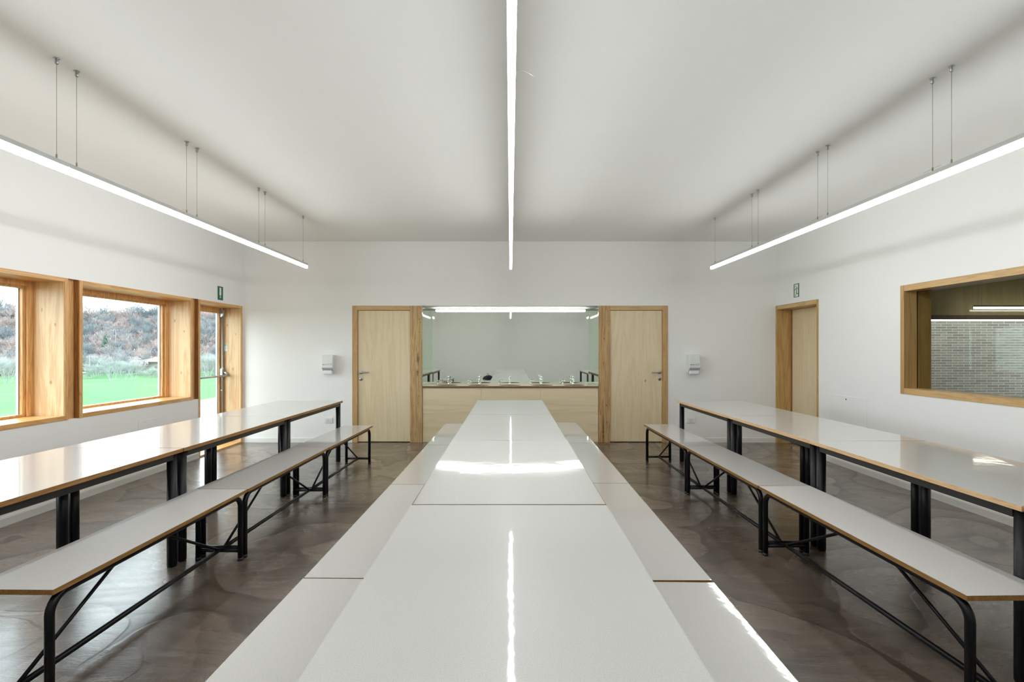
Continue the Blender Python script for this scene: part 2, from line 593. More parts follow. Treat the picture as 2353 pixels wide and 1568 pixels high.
# baseboards
def base(name, pts):
    m = MB()
    for (x0, x1, y0, y1) in pts:
        m.box(x0, x1, y0, y1, 0, .062).box(x0 + (.004 if x1 - x0 < .02 and x0 > 0 else 0), x1 - (.004 if x1 - x0 < .02 and x0 < 0 else 0),
                                           y0 + (.004 if y1 - y0 < .02 and y0 > 0 else 0), y1, .062, .072)
    return struct(m.build(name, 'baseboard_paint'))
base('baseboard_left', [(XL, XL + .012, YN, DOOR_L[0])])
base('baseboard_right', [(XR - .012, XR, YN, DR[0])])
base('baseboard_back', [(XL, -2.363, YB - .012, YB), (2.35, XR, YB - .012, YB)])

# ------------------------------------------------------------------ left windows
def side_window(name, y0, y1):
    fy = .034
    zb, zt = .757, ZT
    xi, xo = XL + .004, XL - .30
    m = MB()   # front edges of the box frame: two jambs
    m.box(xo, xi, y0, y0 + fy, zb, zt).box(xo, xi, y1 - fy, y1, zb, zt)
    root = struct(m.build(name, 'larch_board'), 'timber window box with deep pale reveals')
    MB().box(xo, xi - .002, y0 + fy, y1 - fy, zt - .036, zt).build('lintel_board', 'larch_board_long', root)
    MB().box(xo - .02, xi, y0 + fy, y1 - fy, zb, zb + .042).build('sill', 'larch_board_long', root, .002)
    m = MB()
    for (a, b) in ((y0 + fy, y0 + fy + .004), (y1 - fy - .004, y1 - fy)):
        m.box(xo, XL - .004, a, b, zb + .042, zt - .036)
    m.build('reveal_panel', 'larch_panel', root)
    # fixed frame then the sash
    a, b, c, d = y0 + fy + .004, y1 - fy - .004, zb + .042, zt - .036
    m = MB()
    w1 = .05
    m.box(xo, xo + .022, a, a + w1, c, d).box(xo, xo + .022, b - w1, b, c, d).box(xo, xo + .022, a + w1, b - w1, d - .045, d)
    m.build('window_frame', 'larch_board', root, .003)
    m = MB()
    m.box(xo - .05, xo, a + .02, a + .075, c, d).box(xo - .05, xo, b - .075, b - .02, c, d)
    m.box(xo - .05, xo, a + .075, b - .075, d - .066, d).box(xo - .05, xo, a + .075, b - .075, c, c + .022)
    m.build('sash', 'larch_board', root, .003)
    m = MB()
    m.box(xo - .052, xo - .03, a + .075, a + .083, c + .022, d - .066).box(xo - .052, xo - .03, b - .083, b - .075, c + .022, d - .066)
    m.build('spacer_bar', 'grey_metal', root)
    MB().box(xo - .041, xo - .035, a + .075, b - .075, c + .022, d - .066).build('pane', 'window_glass', root)
    return root
side_window('window_1', *WIN[1])
side_window('window_2', *WIN[2])
side_window('added_window', *WIN[0])  # unseen window, added to bring more daylight into the room
for i, (a, b) in enumerate(((6.243, 6.358), (4.484, 4.601), (2.72, 2.84))):
    o = struct(MB().box(XL - .075, XL - .047, a + .0005, b - .0005, .757, ZT).build('trim_%d' % (i + 1), 'larch_board'),
               'recessed timber strip between window boxes')
    MB().box(XL - .047, XL - .002, b - .006, b - .0006, .757, ZT).box(XL - .047, XL - .002, a + .0006, a + .006, .757, ZT).build('cheek_board', 'larch_dark', o)

# glazed escape door, left wall
y0, y1 = DOOR_L
xo = XL - .28
m = MB().box(xo, XL + .004, y0, y0 + .034, 0, ZT).box(xo, XL + .004, y1 - .034, y1, 0, ZT)
dl = struct(m.build('door_1', 'larch_board'), 'glazed escape door in the window wall')
MB().box(xo, XL + .002, y0 + .034, y1 - .034, ZT - .036, ZT).build('lintel_board', 'larch_board_long', dl)
MB().box(xo, XL + .002, y0 + .034, y1 - .034, 0, .022).build('threshold', 'larch_board_long', dl)
MB().box(xo, XL - .004, y0 + .034, y0 + .038, .022, ZT - .036).box(xo, XL - .004, y1 - .038, y1 - .034, .022, ZT - .036).build('reveal_panel', 'larch_panel', dl)
a, b, c, d = y0 + .038, y1 - .038, .022, ZT - .036
m = MB().box(xo - .05, xo, a, a + .07, c, d).box(xo - .05, xo, b - .075, b, c, d).box(xo - .05, xo, a + .07, b - .075, d - .08, d).box(xo - .05, xo, a + .07, b - .075, c, c + .08)
m.build('door_leaf', 'larch_board', dl, .003)
MB().box(xo - .03, xo - .024, a + .07, b - .075, c + .08, d - .08).build('pane', 'window_glass', dl)
MB().box(xo - .045, xo - .02, b - .085, b - .075, c + .08, d - .08).build('spacer_bar', 'grey_metal', dl)
# panic hardware
hw = MB()
ry = b - .035
hw.tube([(xo + .022, ry, .05), (xo + .022, ry, 1.93)], .0125, 14)
hw.box(xo, xo + .03, ry - .014, ry + .014, .78, .80).box(xo, xo + .03, ry - .014, ry + .014, .3, .32)
hw.build('vertical_rod', 'grey_metal', dl)
hd = MB()
hd.prism([(0, 1.975), (.055, 1.975), (.05, 1.90), (.03, 1.87), (0, 1.86)], ry - .022, ry + .022, 'Y')
for i in range(len(hd.v)):
    hd.v[i] = (hd.v[i][0] + xo, hd.v[i][1], hd.v[i][2])
hd.build('top_latch', 'grey_metal', dl, .004)
hb = MB()
prof = [(ry - .03, .98), (ry + .03, .98), (ry + .034, 1.03), (ry + .03, 1.09), (ry + .012, 1.125), (ry - .012, 1.125), (ry - .03, 1.10)]
hb.prism(prof, xo, xo + .045, 'X')
box_ = hb.build('latch_case', 'grey_metal', dl, .006)
MB().tube([(xo + .045, ry, 1.055), (xo + .08, ry, 1.04), (xo + .10, ry, 1.01)], .017, 12).build('crank_arm', 'grey_metal', dl)
MB().tube([(xo + .10, ry + .02, 1.005), (xo + .10, a + .05, 1.005)], .0145, 14).build('push_bar', 'grey_metal', dl)
MB().box(xo + .0, xo + .03, b - .008, b + .0, 1.02, 1.09).build('strike_plate', 'dark_plastic', dl)

# maker's label on the door reveal
lb = MB().box(xo + .03, xo + .075, b - .0015, b - .0003, 1.36, 1.475).build('label_sticker', 'sign_white')
tag(lb, 'small pale green and white sticker on timber reveal of the glazed escape door', 'sticker')
MB().box(xo + .032, xo + .073, b - .0022, b - .0015, 1.44, 1.472).build('green_band', 'teal_label', lb)
MB().box(xo + .032, xo + .073, b - .0022, b - .0015, 1.362, 1.372).build('green_band', 'teal_label', lb)
MB().box(xo + .038, xo + .066, b - .0022, b - .0015, 1.415, 1.42).box(xo + .05, xo + .068, b - .0022, b - .0015, 1.4, 1.405).build('print', 'print_grey', lb)

# ------------------------------------------------------------------ end wall doors
def back_door(name, s, lab):
    # s=-1: left door (hinges towards the niche), s=+1: right
    xo_, xi_, xn, = (-2.363, -2.285, -1.500) if s < 0 else (2.35, 2.272, 1.490)
    kn = -1.318 if s < 0 else 1.318
    m = MB().box(xo_, xi_, YB - .012, YB + .10, 0, 2.045)
    root = struct(m.build(name, 'oak_frame', None, .002), lab)
    MB().box(xi_, xn, YB - .012, YB + .10, 1.978, 2.045).build('head_board', 'oak_frame_long', root, .002)
    MB().box(xn, kn, YB - .012, YB + .02, 0, 2.045).build('knotty_side_panel', 'knotty_oak_left' if s < 0 else 'knotty_oak_right', root, .002)
    MB().box(xi_ + s * -.003, xn + s * .003, YB + .012, YB + .052, .010, 1.974).build('door_leaf', 'birch_ply', root, .0015)
    MB().box(xi_, xn, YB + .055, YB + .1, 0, 1.978).build('backing', 'rubber_seal', root)
    # lever handle and keyhole
    hx = -2.238 if s < 0 else 2.232
    z = 1.048
    h = MB().lathe([(.0, 0), (.026, 0), (.026, -.008), (.022, -.010), (0, -.010)], hx, YB + .012, z, 24, 0, 'Y')
    h.tube([(hx, YB + .004, z), (hx, YB - .045, z), (hx - s * .008, YB - .052, z), (hx - s * .13, YB - .052, z)], .0095, 12)
    h.build('door_handle', 'satin_steel', root)
    z2 = .948
    kh = MB().lathe([(.0, 0), (.026, 0), (.026, -.006), (.022, -.008), (0, -.008)], hx, YB + .012, z2, 24, 0, 'Y')
    es = kh.build('keyhole_rosette', 'satin_steel', root)
    MB().box(hx - .004, hx + .004, YB + .0035, YB + .0042, z2 - .012, z2 + .006).lathe([(0, .0), (.007, .0), (.007, -.001), (0, -.001)], hx, YB + .0042, z2 + .006, 12, 0, 'Y').build('keyhole', 'dark_plastic', es)
    return root
back_door('door_2', -1, 'pale plywood door left of the washing niche, with knotty oak side panel')
back_door('door_3', 1, 'pale plywood door right of the washing niche, with knotty oak side panel')

# right wall door
m = MB().box(XR - .004, XR + .24, DR[0], DR[0] + .04, 0, ZT).box(XR - .004, XR + .24, DR[1] - .04, DR[1], 0, ZT)
dr = struct(m.build('door_4', 'beech_reveal', None, .002), 'plywood door set back in the right wall beneath the exit sign')
MB().box(XR - .002, XR + .24, DR[0] + .04, DR[1] - .04, ZT - .055, ZT).build('head_board', 'oak_side_long', dr, .002)
MB().box(XR + .218, XR + .25, DR[0] + .04, DR[1] - .055, .008, ZT - .058).build('door_leaf', 'birch_ply', dr, .0015)
MB().box(XR + .205, XR + .215, DR[1] - .055, DR[1] - .04, 0, ZT - .055).build('door_stop', 'larch_dark', dr)
MB().box(XR + .252, XR + .262, DR[0], DR[1], 0, ZT).build('backing', 'rubber_seal', dr)

# ------------------------------------------------------------------ right internal window
y0, y1, z0, z1 = WR
m = MB().box(XR - .008, XR + .125, y1 - .045, y1, z0, z1).box(XR - .008, XR + .125, y0, y0 + .045, z0, z1)
wr = struct(m.build('window_4', 'beech_reveal', None, .002), 'wide internal window with beech frame and greenish glass')
MB().box(XR - .006, XR + .125, y0 + .045, y1 - .045, z1 - .06, z1).build('head_board', 'oak_side_long', wr, .002)
MB().box(XR - .006, XR + .125, y0 + .045, y1 - .045, z0, z0 + .06).build('sill', 'oak_side_long', wr, .002)
MB().box(XR + .125, XR + .131, y1 - .046, y1 - .040, z0 + .0, z1).box(XR + .125, XR + .131, y0 + .04, y0 + .046, z0, z1).build('glazing_seal', 'rubber_seal', wr)
MB().box(XR + .125, XR + .131, y0 + .046, y1 - .046, z0 + .055, z1 - .055).build('pane', 'green_tinted_glass', wr)
m = MB().box(XR + .131, XR + .268, y1 - .045, y1, z0, z1).box(XR + .131, XR + .268, y0, y0 + .045, z0, z1)
m.box(XR + .131, XR + .268, y0 + .045, y1 - .045, z1 - .055, z1).box(XR + .131, XR + .268, y0 + .045, y1 - .045, z0, z0 + .055)
m.build('far_reveal', 'beech_reveal', wr)

# ------------------------------------------------------------------ room beyond
XA, XE, YA0, YA1 = XR + .27, 13.2, 1.6, 9.5
struct(MB().box(XA, XE, YA0, YA1 + .3, -.12, 0).build('floor_next_room', 'brown_resin_floor'))
struct(MB().box(XA, XE, YA0, YA1 + .3, ZC, ZC + .1).build('ceiling_next_room', 'ceiling_plaster'))
m = MB().box(XA, XE, YA1, YA1 + .3, 1.99, ZC).box(XA, 5.4, YA1, YA1 + .3, 0, 1.99).box(12.6, XE, YA1, YA1 + .3, 0, 1.99).box(5.4, 12.6, YA1, YA1 + .3, 0, .28)
struct(m.build('wall_next_room_back', 'olive_board'), 'olive brown wall seen through the internal window')
struct(MB().box(XA, XE, YA0 - .1, YA0, 0, ZC).box(XE, XE + .1, YA0, YA1, 0, ZC).box(XA - .1, XA, YB + .62, YA1, 0, ZC).build('wall_next_room_side', 'olive_board'))
m = MB().box(5.4, 12.6, YA1 - .03, YA1 + .06, 1.965, 2.045).box(5.4, 5.46, YA1 - .03, YA1 + .06, .28, 1.965).box(12.54, 12.6, YA1 - .03, YA1 + .06, .28, 1.965)
m.box(5.4, 12.6, YA1 - .03, YA1 + .06, .28, .34)
wn_ = struct(m.build('window_5', 'dark_window_wood', None, .003), 'long window of the room beyond, opening on the brick wall')
MB().box(5.46, 12.54, YA1 + .02, YA1 + .026, .34, 1.965).build('pane', 'window_glass', wn_)
struct(MB().box(2.0, 22, 11.8, 12.15, -.3, 2.065).build('wall_courtyard', 'grey_red_brick'), 'long thin brick wall outside the room beyond')
struct(MB().box(2.0, 22, YA1 + .3, 11.8, -.3, -.1).build('floor_courtyard', 'pale_gravel'))
pl = thing('pendant_lamp', 'slim fluorescent light hanging in the room beyond the internal window', 'lamp', (9.95, 9.1, 2.135), 0)
MB().box(-1.45, 1.45, -.016, .016, .035, .062).build('housing', 'aluminium', pl, .002)
MB().box(-1.448, 1.448, -.014, .014, 0, .035).build('diffuser', 'next_room_lamp', pl, .004)
for x in (-1.3, 0, 1.3):
    MB().tube([(x, 0, .06), (x, 0, ZC - 2.135)], .0012, 6).build('suspension_wire', 'steel_wire', pl)

# ------------------------------------------------------------------ washing niche
NX = 1.318
YM = 7.888
struct(MB().box(-NX, -NX - .05, YB + .02, YM + .06, 0, 2.045).box(NX, NX + .05, YB + .02, YM + .06, 0, 2.045).box(-NX, NX, YM + .006, YM + .06, 0, 2.045).build('wall_niche', 'white_plaster'))
mr = MB().box(-NX, NX, YM, YM + .006, .843, 2.045).build('mirror', 'mirror_silver')
tag(mr, 'wide greenish wall mirror filling the back of the washing niche', 'mirror')
for s, wd in ((-1, 'left'), (1, 'right')):
    o = MB().box(s * NX, s * (NX - .005), YB - .0, YM, .8435, 2.044).build('side_mirror', 'mirror_side')
    tag(o, 'narrow green mirror panel on the %s side of the washing niche' % wd, 'mirror', 'niche side mirrors')
# worktop with five oval cut-outs
TAPX = [-.972, -.490, -.008, .486, .979]
def worktop():
    bm = bmesh.new()
    x0, x1, y0, y1 = -NX + .006, NX - .006, YB - .010, YM
    def ring(pts):
        vs = [bm.verts.new((p[0], p[1], .843)) for p in pts]
        return [bm.edges.new((vs[i], vs[(i + 1) % len(vs)])) for i in range(len(vs))]
    es = ring([(x0, y0), (x1, y0), (x1, y1), (x0, y1)])
    for tx in TAPX:
        es += ring([(tx + .165 * math.cos(2 * PI * i / 32), 7.60 + .105 * math.sin(2 * PI * i / 32)) for i in range(32)])
    r = bmesh.ops.triangle_fill(bm, use_beauty=True, use_dissolve=False, edges=es)
    top = [f for f in bm.faces if not any((f.calc_center_median().x - tx) ** 2 / .165 ** 2 + (f.calc_center_median().y - 7.60) ** 2 / .105 ** 2 < .98 for tx in TAPX)]
    kill = [f for f in bm.faces if f not in top]
    bmesh.ops.delete(bm, geom=kill, context='FACES_ONLY')
    ex = bmesh.ops.extrude_face_region(bm, geom=list(bm.faces))
    for v in [g for g in ex['geom'] if isinstance(g, bmesh.types.BMVert)]:
        v.co.z -= .028
    bmesh.ops.recalc_face_normals(bm, faces=bm.faces)
    me = bpy.data.meshes.new('worktop')
    me.materials.append(M['worktop_top']); me.materials.append(M['worktop_edge'])
    bm.normal_update()
    for f in bm.faces:
        f.material_index = 0 if f.calc_center_median().z > .8425 else 1
    bm.to_mesh(me); bm.free()
    o = bpy.data.objects.new('worktop', me)
    COL.objects.link(o)
    return o
tag(worktop(), 'pale worktop with brown edge and five oval basin openings in the niche', 'worktop')
for i, tx in enumerate(TAPX):
    m = MB()
    prof = [(1.0, 0), (.98, -.05), (.85, -.10), (.5, -.13), (.08, -.135)]
    seg = 28
    vs, fs = [], []
    for (r, z) in prof:
        for j in range(seg):
            a = 2 * PI * j / seg
            vs.append((tx + .175 * r * math.cos(a), 7.60 + .115 * r * math.sin(a), .8145 + z))
    for k in range(len(prof) - 1):
        for j in range(seg):
            fs.append((k * seg + j, (k + 1) * seg + j, (k + 1) * seg + (j + 1) % seg, k * seg + (j + 1) % seg))
    fs.append(tuple(range((len(prof) - 1) * seg, len(prof) * seg)))
    m.add(vs, fs, 0, True)
    o = m.build('wash_basin', 'basin_enamel')
    md = o.modifiers.new('shell', 'SOLIDIFY'); md.thickness = .006; md.offset = -1
    tag(o, ['leftmost', 'second from left', 'middle', 'second from right', 'rightmost'][i] + ' oval basin sunk below the niche worktop', 'basin', 'basins in the niche worktop')
cab_x = [-NX + .004, -.440, .449, NX - .004]
for i in range(3):
    a, b = cab_x[i] + .001, cab_x[i + 1] - .001
    t = thing('cabinet', ['left', 'middle', 'right'][i] + ' pale plywood front under the niche worktop', 'cabinet', ((a + b) / 2, YB, 0), 0, 'plywood fronts under the worktop')
    hw_ = (b - a) / 2
    MB().box(-hw_, hw_, .002, .020, .002, .8145).build('front_panel', 'birch_ply_wide', t, .0008)
    MB().box(-hw_ + .02, -hw_ + .038, .020, .30, .002, .60).build('side_board', 'birch_ply_wide', t)
    MB().box(hw_ - .038, hw_ - .02, .020, .30, .002, .60).build('side_board', 'birch_ply_wide', t)
    for (sx, sz) in ((-hw_ + .02, .79), (hw_ - .02, .79), (-hw_ + .02, .42), (hw_ - .02, .42), (0.0, .79)):
        MB().lathe([(0, 0), (.0035, 0), (.0035, -.0012), (0, -.0012)], sx, .002, sz, 10, 0, 'Y').build('screw', 'dark_plastic', t)

# taps and soap pumps
def make_tap():
    t = thing('tap', '', 'tap')
    m = MB().lathe([(0, 0), (.023, 0), (.023, .006), (.018, .010), (.0165, .014), (.0165, .055), (.019, .060), (.019, .085), (.013, .10), (0, .10)], seg=18)
    m.build('tap_body', 'chrome', t)
    MB().tube([(0, 0, .05), (0, -.05, .058), (0, -.09, .055), (0, -.105, .04)], .011, 12, radii=[.013, .012, .011, .010]).build('spout', 'chrome', t)
    m = MB().lathe([(0, .10), (.017, .10), (.019, .112), (.016, .128), (0, .132)], seg=18)
    m.tube([(0, 0, .122), (-.02, -.0, .126), (-.045, -.0, .130)], .006, 8, radii=[.009, .007, .005])
    m.build('lever', 'chrome', t)
    return t
def make_pump():
    t = thing('soap_pump', '', 'soap pump')
    MB().lathe([(0, 0), (.019, 0), (.019, .005), (.013, .009), (.013, .028), (.010, .032), (.006, .034), (.006, .05), (0, .05)], seg=16).build('pump_body', 'chrome', t)
    m = MB().lathe([(0, .048), (.013, .048), (.014, .055), (.012, .064), (0, .066)], seg=16)
    m.tube([(0, 0, .057), (.035, -.02, .060), (.045, -.026, .054)], .005, 8)
    m.build('nozzle', 'chrome', t)
    return t
tp, pp = make_tap(), make_pump()
ords = ['leftmost', 'second from left', 'middle', 'second from right', 'rightmost']
for i, tx in enumerate(TAPX):
    t = tp if i == 0 else copy_tree(tp)
    t.location = (tx, 7.775, .843)
    tag(t, ords[i] + ' of the five tall chrome taps on the niche worktop', 'tap', 'chrome taps on the niche worktop')
    p = pp if i == 0 else copy_tree(pp)
    p.location = (tx - .168, 7.72, .843)
    tag(p, ords[i] + ' of the five low chrome soap pumps on the niche worktop', 'soap pump', 'soap pumps on the niche worktop')

# lamp at the top of the mirror
nl = thing('wall_lamp', 'long fluorescent tube light along the top of the niche mirror', 'lamp', (0, YM - .04, 1.982), 0)
MB().box(-1.175, 1.175, .008, .04, .012, .040).build('housing', 'aluminium', nl, .002)
MB().tube([(-1.18, -.002, .022), (1.18, -.002, .022)], .014, 16).build('diffuser', 'niche_lamp_diffuser', nl)

# ------------------------------------------------------------------ suspended lamps
LB = 2.392
def pendant(x, yfar, yfirst, lab, tails):
    t = thing('pendant_lamp', lab, 'lamp', (x, yfar, LB), 0, 'long suspended fluorescent lights')
    Lm = 1.102
    for i in range(6):
        a, b = -Lm * i - .0015, -Lm * (i + 1) + .0015
        MB().box(-.015, .015, a, b, .034, .060).build('housing', 'aluminium', t, .002)
        dm = MB()
        dm.prism([(-.0145, .034), (-.0145, .006), (-.011, .0005), (.011, .0005), (.0145, .006), (.0145, .034)], a + .0, b, 'Y')
        dm.build('diffuser', 'lamp_diffuser', t)
        for yy in (a - .105 if i == 0 else a - .062, b + .062 if i < 5 else b + .105):
            wm = MB().tube([(0, yy, .075), (0, yy, ZC - LB - .02)], .0011, 6).build('suspension_wire', 'steel_wire', t)
            MB().lathe([(0, .058), (.0045, .058), (.0045, .082), (.0015, .088), (0, .088)], 0, yy, 0, 12).build('wire_gripper', 'copper_ferrule', t)
            c = ZC - LB
            MB().lathe([(0, c - .034), (.0045, c - .034), (.0095, c - .028), (.0095, c - .006), (.014, c - .004), (.014, c), (0, c)], 0, yy, 0, 14).build('ceiling_cup', 'satin_steel', t)
    for (yy, pts) in tails:
        MB().tube([(p[0], yy + p[1], p[2]) for p in pts], .0008, 5).build('wire_tail', 'steel_wire', t)
    return t
tail = [(0, 0, .085), (.02, .01, .09), (.045, .0, .085), (.07, -.01, .068), (.095, -.02, .045)]
pendant(-2.512, 6.115, 0, 'long suspended strip light on the window side, left', [(-1.17, [(0, 0, .08), (.01, -.05, .075), (.02, -.1, .066)]), (-2.25, [(0, 0, .08), (.01, -.05, .075), (.02, -.1, .066)])])
pendant(.004, 6.20, 0, 'long suspended strip light over the middle row of tables', [(-4.28, [(p[0], p[1], p[2]) for p in tail]), (-1.17, [(0, 0, .08), (.02, .0, .07), (.032, 0, .068)])])
pendant(2.508, 6.19, 0, 'long suspended strip light beside the internal window, right', [(-2.2, [(0, 0, .08), (-.01, .05, .075), (-.02, .1, .066)]), (-3.3, [(0, 0, .08), (-.01, .05, .075), (-.02, .1, .066)])])

# ------------------------------------------------------------------ tables
TW, TL, TZ = .81, 1.40, .753
def top_mesh(L, W, warp=0.0, name='tabletop', th=.024, mats=('white_laminate', 'ply_edge'), z=TZ):
    n, k = 16, 16
    vs, fs, mi, sm = [], [], [], []
    def zt(u, v):
        x = (u - .5) * W; y = (v - .5) * L
        return z - warp * (x * x) * y
    for j in range(k + 1):
        for i in range(n + 1):
            u, v = i / n, j / k
            vs.append(((u - .5) * W, (v - .5) * L, zt(u, v)))
    for j in range(k):
        for i in range(n):
            a = j * (n + 1) + i
            fs.append((a, a + 1, a + n + 2, a + n + 1)); mi.append(0); sm.append(True)
    m = MB()
    m.v = vs; m.f = [list(f) for f in fs]; m.mi = mi; m.sm = sm
    x, y = W / 2, L / 2
    # rim and underside, with a hairline white laminate lip at the very top
    def side(p, q):
        m.add([(p[0], p[1], z), (q[0], q[1], z), (q[0], q[1], z - .0012), (p[0], p[1], z - .0012)], [(0, 1, 2, 3)], 0)
        m.add([(p[0], p[1], z - .0012), (q[0], q[1], z - .0012), (q[0], q[1], z - th), (p[0], p[1], z - th)], [(0, 1, 2, 3)], 1)
    c = [(-x, -y), (x, -y), (x, y), (-x, y)]
    for i in range(4):
        side(c[i], c[(i + 1) % 4])
    m.add([(p[0], p[1], z - th) for p in c], [(3, 2, 1, 0)], 1)
    me = bpy.data.meshes.new(name)
    me.from_pydata(m.v, [], m.f)
    for q in mats: me.materials.append(M[q])
    me.polygons.foreach_set('material_index', m.mi)
    me.polygons.foreach_set('use_smooth', m.sm)
    o = bpy.data.objects.new(name, me)
    COL.objects.link(o)
    return o
def make_table(pale=False, warp=0.0):
    t = thing('canteen_table', '', 'table')
    o = top_mesh(TL - .004, TW, warp, mats=('white_laminate', 'ply_edge_pale' if pale else 'ply_edge')); o.parent = t
    lx, ly = TW / 2 - .045, TL / 2 - .0385
    zb = TZ - .0245
    for sx in (-1, 1):
        for sy in (-1, 1):
            m = MB().lathe([(0, .004), (.0265, .004), (.0285, .007), (.0285, zb), (0, zb)], sx * lx, sy * ly, 0, 24)
            lg = m.build('leg', 'black_steel', t)
            MB().lathe([(0, 0), (.026, 0), (.0265, .004), (0, .004)], sx * lx, sy * ly, 0, 20).build('foot_cap', 'dark_plastic', lg)
    for sx in (-1, 1):
        MB().box(sx * (TW / 2 - .020), sx * (TW / 2 - .050), -ly + .02, ly - .02, zb - .040, zb).build('side_rail', 'dark_rail_steel', t, .002)
    for sy in (-1, 1):
        MB().box(-lx + .02, lx - .02, sy * (TL / 2 - .022), sy * (TL / 2 - .050), zb - .040, zb).build('end_rail', 'dark_rail_steel', t, .002)
    return t
def place(t, xc0, yn, xc1, yf, L, lab, cat, group):
    """centre line from (xc0, yn) to (xc1, yf)"""
    dx, dy = xc1 - xc0, yf - yn
    t.location = ((xc0 + xc1) / 2, (yn + yf) / 2, 0)
    t.rotation_euler = (0, 0, -math.atan2(dx, dy))
    t.scale = (1, math.hypot(dx, dy) / L, 1)
    tag(t, lab, cat, group)
T0 = make_table()
T0p = make_table(True)
Tw = make_table(False, -.045)
hw2 = TW / 2
gT = 'white canteen tables'
used = set()
def table(src, *a):
    t = src if id(src) not in used else copy_tree(src)
    used.add(id(src))
    place(t, *a, TL, *[]) if False else None
    return t
rows = [
    # source, x centre near, y near, x centre far, y far, label
    (T0, -2.113 - hw2, 4.762, -2.093 - hw2, 6.200, 'white canteen table, farthest one in the row along the windows'),
    (T0, -2.131 - hw2, 3.244, -2.113 - hw2, 4.758, 'white canteen table, second from the end wall in the row along the windows'),
    (T0, -2.160 - hw2, 1.780, -2.133 - hw2, 3.240, 'white canteen table cut by the left edge of the picture'),
    (T0, -2.185 - hw2, .320, -2.162 - hw2, 1.776, 'white canteen table of the window row seen only in the niche mirror'),
    (T0p, 2.100 + hw2, 4.812, 2.082 + hw2, 6.200, 'white canteen table with pale edge, farthest one in the right row'),
    (T0p, 2.116 + hw2, 3.487, 2.102 + hw2, 4.808, 'white canteen table with pale edge, second from the end wall in the right row'),
    (T0p, 2.102 + hw2, 2.035, 2.114 + hw2, 3.483, 'white canteen table with pale edge below the internal window, right row'),
    (T0p, 2.100 + hw2, .60, 2.102 + hw2, 2.031, 'white canteen table with one black leg showing at the right edge of the picture'),
    (T0, -.006, 4.882, -.006, 6.250, 'white canteen table in the middle row, closest to the washing niche'),
    (T0, -.006, 3.502, -.006, 4.878, 'white canteen table in the middle row, second from the washing niche'),
    (Tw, -.006, 2.063, -.006, 3.498, 'white canteen table in the middle row crossed by a curved light reflection'),
    (T0, -.010, .640, -.007, 2.057, 'white canteen table in the middle foreground, nearest of all'),
]
for (src, a, b, c, d, lab) in rows:
    t = src if id(src) not in used else copy_tree(src)
    used.add(id(src))
    place(t, a, b, c, d, TL, lab, 'table', gT)

# ------------------------------------------------------------------ benches
BW, BL, BZ = .35, 1.38, .465
def make_bench():
    t = thing('bench', '', 'bench')
    o = top_mesh(BL - .004, BW, 0, 'seat', .021, ('seat_laminate', 'ply_edge'), BZ); o.parent = t
    r = .0165
    lx, ly = BW / 2 - .034, BL / 2 - .0225
    zt = BZ - .0215 - r
    R = .075
    for sx in (-1, 1):
        pts = [(sx * lx, -ly, .004)]
        for i in range(9):
            a = PI / 2 * i / 8
            pts.append((sx * lx, -ly + R - R * math.cos(a), zt - R + R * math.sin(a)))
        for i in range(9):
            a = PI / 2 * i / 8
            pts.append((sx * lx, ly - R + R * math.sin(a), zt - R + R * math.cos(a)))
        pts.append((sx * lx, ly, .004))
        fr = MB().tube(pts, r, 16).build('leg_frame', 'black_steel', t)
        for sy in (-1, 1):
            MB().lathe([(0, 0), (.015, 0), (.0175, .003), (.0175, .02), (0, .02)], sx * lx, sy * ly, 0, 16).build('foot_cap', 'dark_plastic', fr)
    for sy in (-1, 1):
        MB().tube([(-lx, sy * ly, .066), (lx, sy * ly, .066)], .013, 12).build('crossbar', 'black_steel', t)
        MB().tube([(0, sy * (ly - .01), .072), (0, sy * .03, BZ - .030)], .0085, 10).build('brace', 'black_steel', t)
    MB().tube([(0, -ly, .066), (0, ly, .066)], .0135, 12).build('stretcher', 'black_steel', t)
    MB().box(-lx, lx, -.015, .015, BZ - .030, BZ - .0215).build('seat_batten', 'black_steel', t)
    return t
B0 = make_bench()
hb2 = BW / 2
gS = 'white benches on black tube frames'
brow = [
    (-1.720 - hb2, 4.712, -1.680 - hb2, 6.056, 'white bench on black tube legs, farthest of the left row'),
    (-1.751 - hb2, 3.312, -1.722 - hb2, 4.708, 'white bench on black tube legs, middle one of the left row'),
    (-1.774 - hb2, 1.925, -1.753 - hb2, 3.308, 'white bench with cut-off near corner, nearest of the left row'),
    (1.668 + hb2, 4.782, 1.653 + hb2, 6.150, 'white bench on black tube legs, farthest of the right row'),
    (1.690 + hb2, 3.392, 1.670 + hb2, 4.778, 'white bench on black tube legs, middle one of the right row'),
    (1.728 + hb2, 1.880, 1.692 + hb2, 3.388, 'white bench on thick black tube leg, nearest of the right row'),
    (-.815 + hb2, 4.824, -.811 + hb2, 6.200, 'white bench left of the middle tables, closest to the washing niche'),
    (-.825 + hb2, 3.424, -.815 + hb2, 4.820, 'white bench left of the middle tables, second from the washing niche'),
    (-.843 + hb2, 2.022, -.825 + hb2, 3.420, 'white bench left of the middle tables, second from the foreground'),
    (-.872 + hb2, .630, -.845 + hb2, 2.018, 'white bench left of the middle tables, cut by the bottom edge'),
    (.830 - hb2, 4.927, .830 - hb2, 6.300, 'white bench right of the middle tables, closest to the washing niche'),
    (.822 - hb2, 3.452, .829 - hb2, 4.923, 'white bench right of the middle tables, second from the washing niche'),
    (.814 - hb2, 2.003, .821 - hb2, 3.448, 'white bench right of the middle tables, second from the foreground'),
    (.797 - hb2, .600, .812 - hb2, 1.990, 'white bench with bright light streak, right of the middle tables in the foreground'),
    (-1.80 - hb2, -.15, -1.785 - hb2, 1.24, 'white bench of the left row seen only in the niche mirror'),
]
